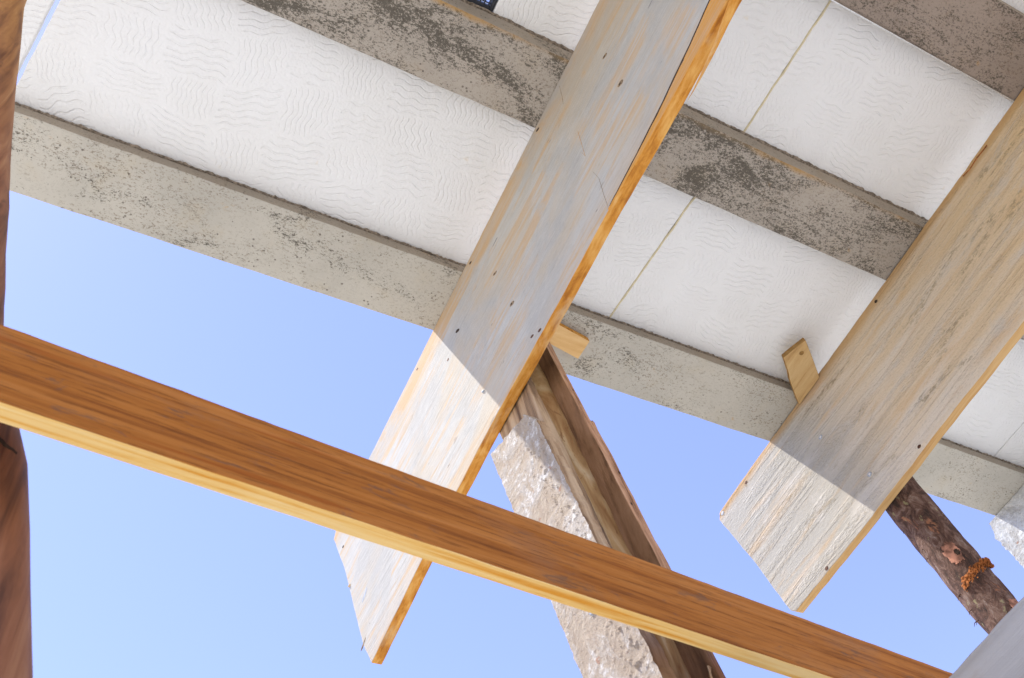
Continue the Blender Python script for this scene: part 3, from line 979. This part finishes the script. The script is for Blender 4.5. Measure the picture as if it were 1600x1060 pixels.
bm.verts.ensure_lookup_table()
S1 = (ys + 1) * (zs_ + 1)
def vi(x, i, j): return bm.verts[x * S1 + i * (zs_ + 1) + j]
for x in (0, 1):
    for i in range(ys):
        for j in range(zs_):
            bm.faces.new((vi(x, i, j), vi(x, i + 1, j), vi(x, i + 1, j + 1), vi(x, i, j + 1)))
for j in range(zs_):
    for i in (0, ys):
        f = bm.faces.new((vi(0, i, j), vi(0, i, j + 1), vi(1, i, j + 1), vi(1, i, j))); f.material_index = 1
for i in range(ys):
    for j in (0, zs_):
        f = bm.faces.new((vi(0, i, j), vi(0, i + 1, j), vi(1, i + 1, j), vi(1, i, j)))
bw = build('crusted_board', bm, [M['plaster'], M['weathered']])
tag(bw, 'board crusted with white lime, left face sunlit, standing just below the grey plank', 'board')
disc_on_x('nail', 0.563, 0.645, 0.5022, 0.004, 0.0035, M['zinc'], bw, h=0.002)

# weathered board behind it
def fB(z): return [(0.5345, 0.489 + 0.0815 * z), (0.5345, 0.537 + 0.119 * z), (0.5480, 0.537 + 0.119 * z), (0.5480, 0.489 + 0.0815 * z)]
o = upright('weathered_board', fB, [1.20, 0.9, 0.7, 0.5], [M['weathered']], None, 3, 0.0018)
tag(o, 'cracked weathered brown board behind the lime-crusted board, standing under the grey plank', 'board', 'timber props')

# peeled round log
lg = tube('peeled_log', [(0.576, 0.48, -EYE), (0.572, 0.561, 0.5), (0.571, 0.5852, 0.85), (0.571, 0.6093, 1.20)], [0.026, 0.0225, 0.022, 0.0225], M['log'], nseg=36, amp=0.0018, freq=30, seed=9, step=0.015)
tag(lg, 'peeled yellow-brown round log between the weathered board and the square prop', 'post', 'timber props')

# square prop board with a split
def fS(z):
    a = 0.578
    y0 = 0.8176 * a + 0.0724 * z
    x1 = (y0 - 0.0606 * z) / 0.813
    return [(a, y0), (a, y0 + 0.034), (x1, y0 + 0.034), (x1, y0)]
def fS1(z):
    p = fS(z); x1 = p[0][0] + (p[2][0] - p[0][0]) * 0.60
    return [p[0], p[1], (x1, p[2][1]), (x1, p[3][1])]
def fS2(z):
    p = fS(z); x0 = p[0][0] + (p[2][0] - p[0][0]) * 0.60 + 0.0006
    return [(x0, p[0][1] + 0.001), (x0, p[1][1]), p[2], (p[3][0], p[3][1] + 0.001)]
sq = upright('square_post', fS1, [1.30, 1.1, 0.9, 0.7, 0.5], [M['brown_side'], M['tan_side']], lambda i: 1 if i in (2, 3) else 0, 5)
tag(sq, 'sawn brown post nailed beside the grey plank, dark left face and lighter narrow face', 'post', 'timber props')
sl = upright('split_slat', fS2, [0.985, 0.9, 0.7, 0.5], [M['tan_side']], None, 8, 0.0022)
tag(sl, 'thin reddish slat with torn top, rightmost of the timbers under the grey plank', 'slat', 'timber props')
p = fS2(0.985)
for i in range(5):
    q = Vector((p[0][0] + (p[2][0] - p[0][0]) * (i + 0.5) / 5, p[0][1] + 0.002, 0.984))
    tube('splinter', [q, q + Vector((0.0004, 0.0005, 0.004 + 0.004 * random.random()))], [0.0011, 0.0004], M['tan_side'], nseg=5, parent=sl, step=0.003)
for z, f in ((1.06, 0.4), (0.865, 0.75), (0.80, 0.3)):
    pr = fS(z)
    x = pr[0][0] + (pr[2][0] - pr[0][0]) * f
    bm = bmesh.new()
    r = bmesh.ops.create_icosphere(bm, subdivisions=1, radius=0.0016)
    bmesh.ops.scale(bm, verts=bm.verts, vec=(0.7, 0.3, 1.8))
    bmesh.ops.translate(bm, verts=bm.verts, vec=(x, pr[0][1], z))
    build('nail', bm, M['dark'], sq)
# pale string and fungus lump
p = fS(0.53)
tube('string', [(0.576, 0.520, 0.545), (0.572, 0.512, 0.548), (0.566, 0.508, 0.545), (0.566, 0.510, 0.532)], [0.0011] * 4, M['splinter'], nseg=6, parent=sq, step=0.005)
crumbs('sap_lump', [((0.585 + random.gauss(0, 0.003), 0.5195 + random.gauss(0, 0.001), 0.664 + random.gauss(0, 0.0025)), 0.003) for _ in range(9)], M['splinter'], sq)

# ------------------------------------------------------------------ small scraps of wood under the joists
b1 = board('pine_block', [(0.640, 0.636), (0.797, 0.660), (0.7945, 0.703), (0.640, 0.676)], 2, 1.484, 1.4985, [M['block'], M['orange']], seed=3, jit=0.0008)
tag(b1, 'small fresh pine block sticking out right of the grey plank, against the pale joist', 'block')
b2 = board('wood_scrap', [(1.193, 0.556), (1.213, 0.505), (1.2965, 0.568), (1.2965, 0.641), (1.286, 0.634), (1.238, 0.596), (1.226, 0.583)], 2, 1.486, 1.4985,
           [M['block2'], M['block_end']], seed=6, jit=0.0012)
tag(b2, 'short scrap of tan board poking out left of the brown plank, against the white foam', 'scrap')
bm = bmesh.new()
bmesh.ops.create_cone(bm, cap_ends=True, segments=12, radius1=0.005, radius2=0.004, depth=0.0012)
bmesh.ops.translate(bm, verts=bm.verts, vec=(1.2225, 0.533, 1.4858))
build('knot', bm, M['block_end'], b2)

# ------------------------------------------------------------------ foreground batten
TL, TR = Vector((-0.059, 0.386, 0.585)), Vector((0.868, 0.471, 0.569))
BL, BR = Vector((-0.046, 0.387, 0.508)), Vector((0.629, 0.449, 0.496))
d = (TR - TL).normalized()
root_o = TL.copy()
mid = Vector((0, 0, 1))
nrm = d.cross(mid).normalized()            # towards -Y or +Y
if nrm.y < 0: nrm = -nrm
up = nrm.cross(d).normalized()
if up.z < 0: up = -up
bm = bmesh.new()
L0, L1 = -0.42, 1.12
k = 150
rings = []
for i in range(k + 1):
    s = L0 + (L1 - L0) * i / k
    hgt = 0.0772 - 0.006 * max(0, s) / 0.7
    th = 0.0145
    wob = 0.0006 * noise.noise(Vector((s * 30, 0, 0))) + 0.0005 * noise.noise(Vector((s * 110, 2, 0)))
    wob2 = 0.0006 * noise.noise(Vector((s * 26, 7, 0)))
    rings.append([bm.verts.new((s, 0, 0 + wob)), bm.verts.new((s, 0, -hgt + wob2)), bm.verts.new((s, th + wob2, -hgt + wob2 * 0.5)), bm.verts.new((s, th, wob))])
for a, b in zip(rings[:-1], rings[1:]):
    for i in range(4):
        f = bm.faces.new((a[i], a[(i + 1) % 4], b[(i + 1) % 4], b[i]))
        f.material_index = 1 if i == 1 else 0
for r in (rings[0], rings[-1]):
    bm.faces.new(r)
bmesh.ops.recalc_face_normals(bm, faces=bm.faces)
me = bpy.data.meshes.new('batten'); bm.to_mesh(me); bm.free()
me.materials.append(M['batten_side']); me.materials.append(M['batten_edge'])
bat = bpy.data.objects.new('timber_batten', me)
col.objects.link(bat)
m4 = Matrix((d, nrm, up)).transposed().to_4x4()
bat.matrix_world = Matrix.Translation(TL + Vector((0, 0, EYE))) @ m4
bevel(bat, 0.0012)
tag(bat, 'long orange-brown batten crossing the foreground, its bottom edge fresh yellow pine', 'batten')
bm = bmesh.new()
bmesh.ops.create_icosphere(bm, subdivisions=2, radius=0.0085)
for v in bm.verts:
    v.co = Vector((v.co.x * 0.55, v.co.y * 0.12, v.co.z * (0.9 + 0.3 * noise.noise(v.co * 200)))) + Vector((-0.005, 0, -0.026))
kn = bpy.data.meshes.new('knot'); bm.to_mesh(kn); bm.free(); kn.materials.append(M['dark'])
ko = bpy.data.objects.new('knot', kn); col.objects.link(ko); ko.parent = bat

# ------------------------------------------------------------------ round pole at the left edge
def ray(u, v, r):
    c = Vector(((u - 800) / 1500, -(v - 530) / 1500, -1)).normalized()
    return (R @ c) * r


# axis: from the ground past the batten up to the joists, slightly crooked
pole_pts = [(0.60, 1.06, -EYE), (0.0085, 0.503, 0.385), (-0.0195, 0.486, 0.480), (-0.041, 0.475, 0.548), (-0.058, 0.470, 0.588), (-0.070, 0.466, 0.612), (-0.081, 0.460, 0.640), (-0.150, 0.415, 0.90), (-0.207, 0.350, 1.13), (-0.219, 0.335, 1.19), (-0.242, 0.31, 1.30), (-0.29, 0.275, 1.497)]
sh = Vector((-0.0125, 0.0062, 0))
pole_pts = [Vector(p) + sh for p in pole_pts]
pole_r = [0.050, 0.031, 0.032, 0.0335, 0.0335, 0.032, 0.0315, 0.034, 0.035, 0.040, 0.033, 0.033]
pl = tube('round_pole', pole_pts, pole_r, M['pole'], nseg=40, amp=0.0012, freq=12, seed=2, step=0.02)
tag(pl, 'crooked reddish-brown round pole standing along the left edge of the picture', 'pole')

# dark split running round the pole just below the batten
def pole_at(z):
    for a, b in zip(pole_pts[:-1], pole_pts[1:]):
        if a.z <= z <= b.z:
            t = (z - a.z) / (b.z - a.z)
            return a.lerp(b, t)


path = []
for i in range(15):
    t = i / 14
    a = math.radians(-150 + 140 * t)
    c = pole_at(0.555)
    path.append((c.x + 0.0338 * math.cos(a), c.y + 0.0338 * math.sin(a), 0.564 - 0.020 * t + 0.003 * math.sin(t * 17)))
tube('split', path, [0.0006] + [0.0022] * 13 + [0.0005], M['dark'], nseg=6, amp=0.0012, freq=160, parent=pl, step=0.003)
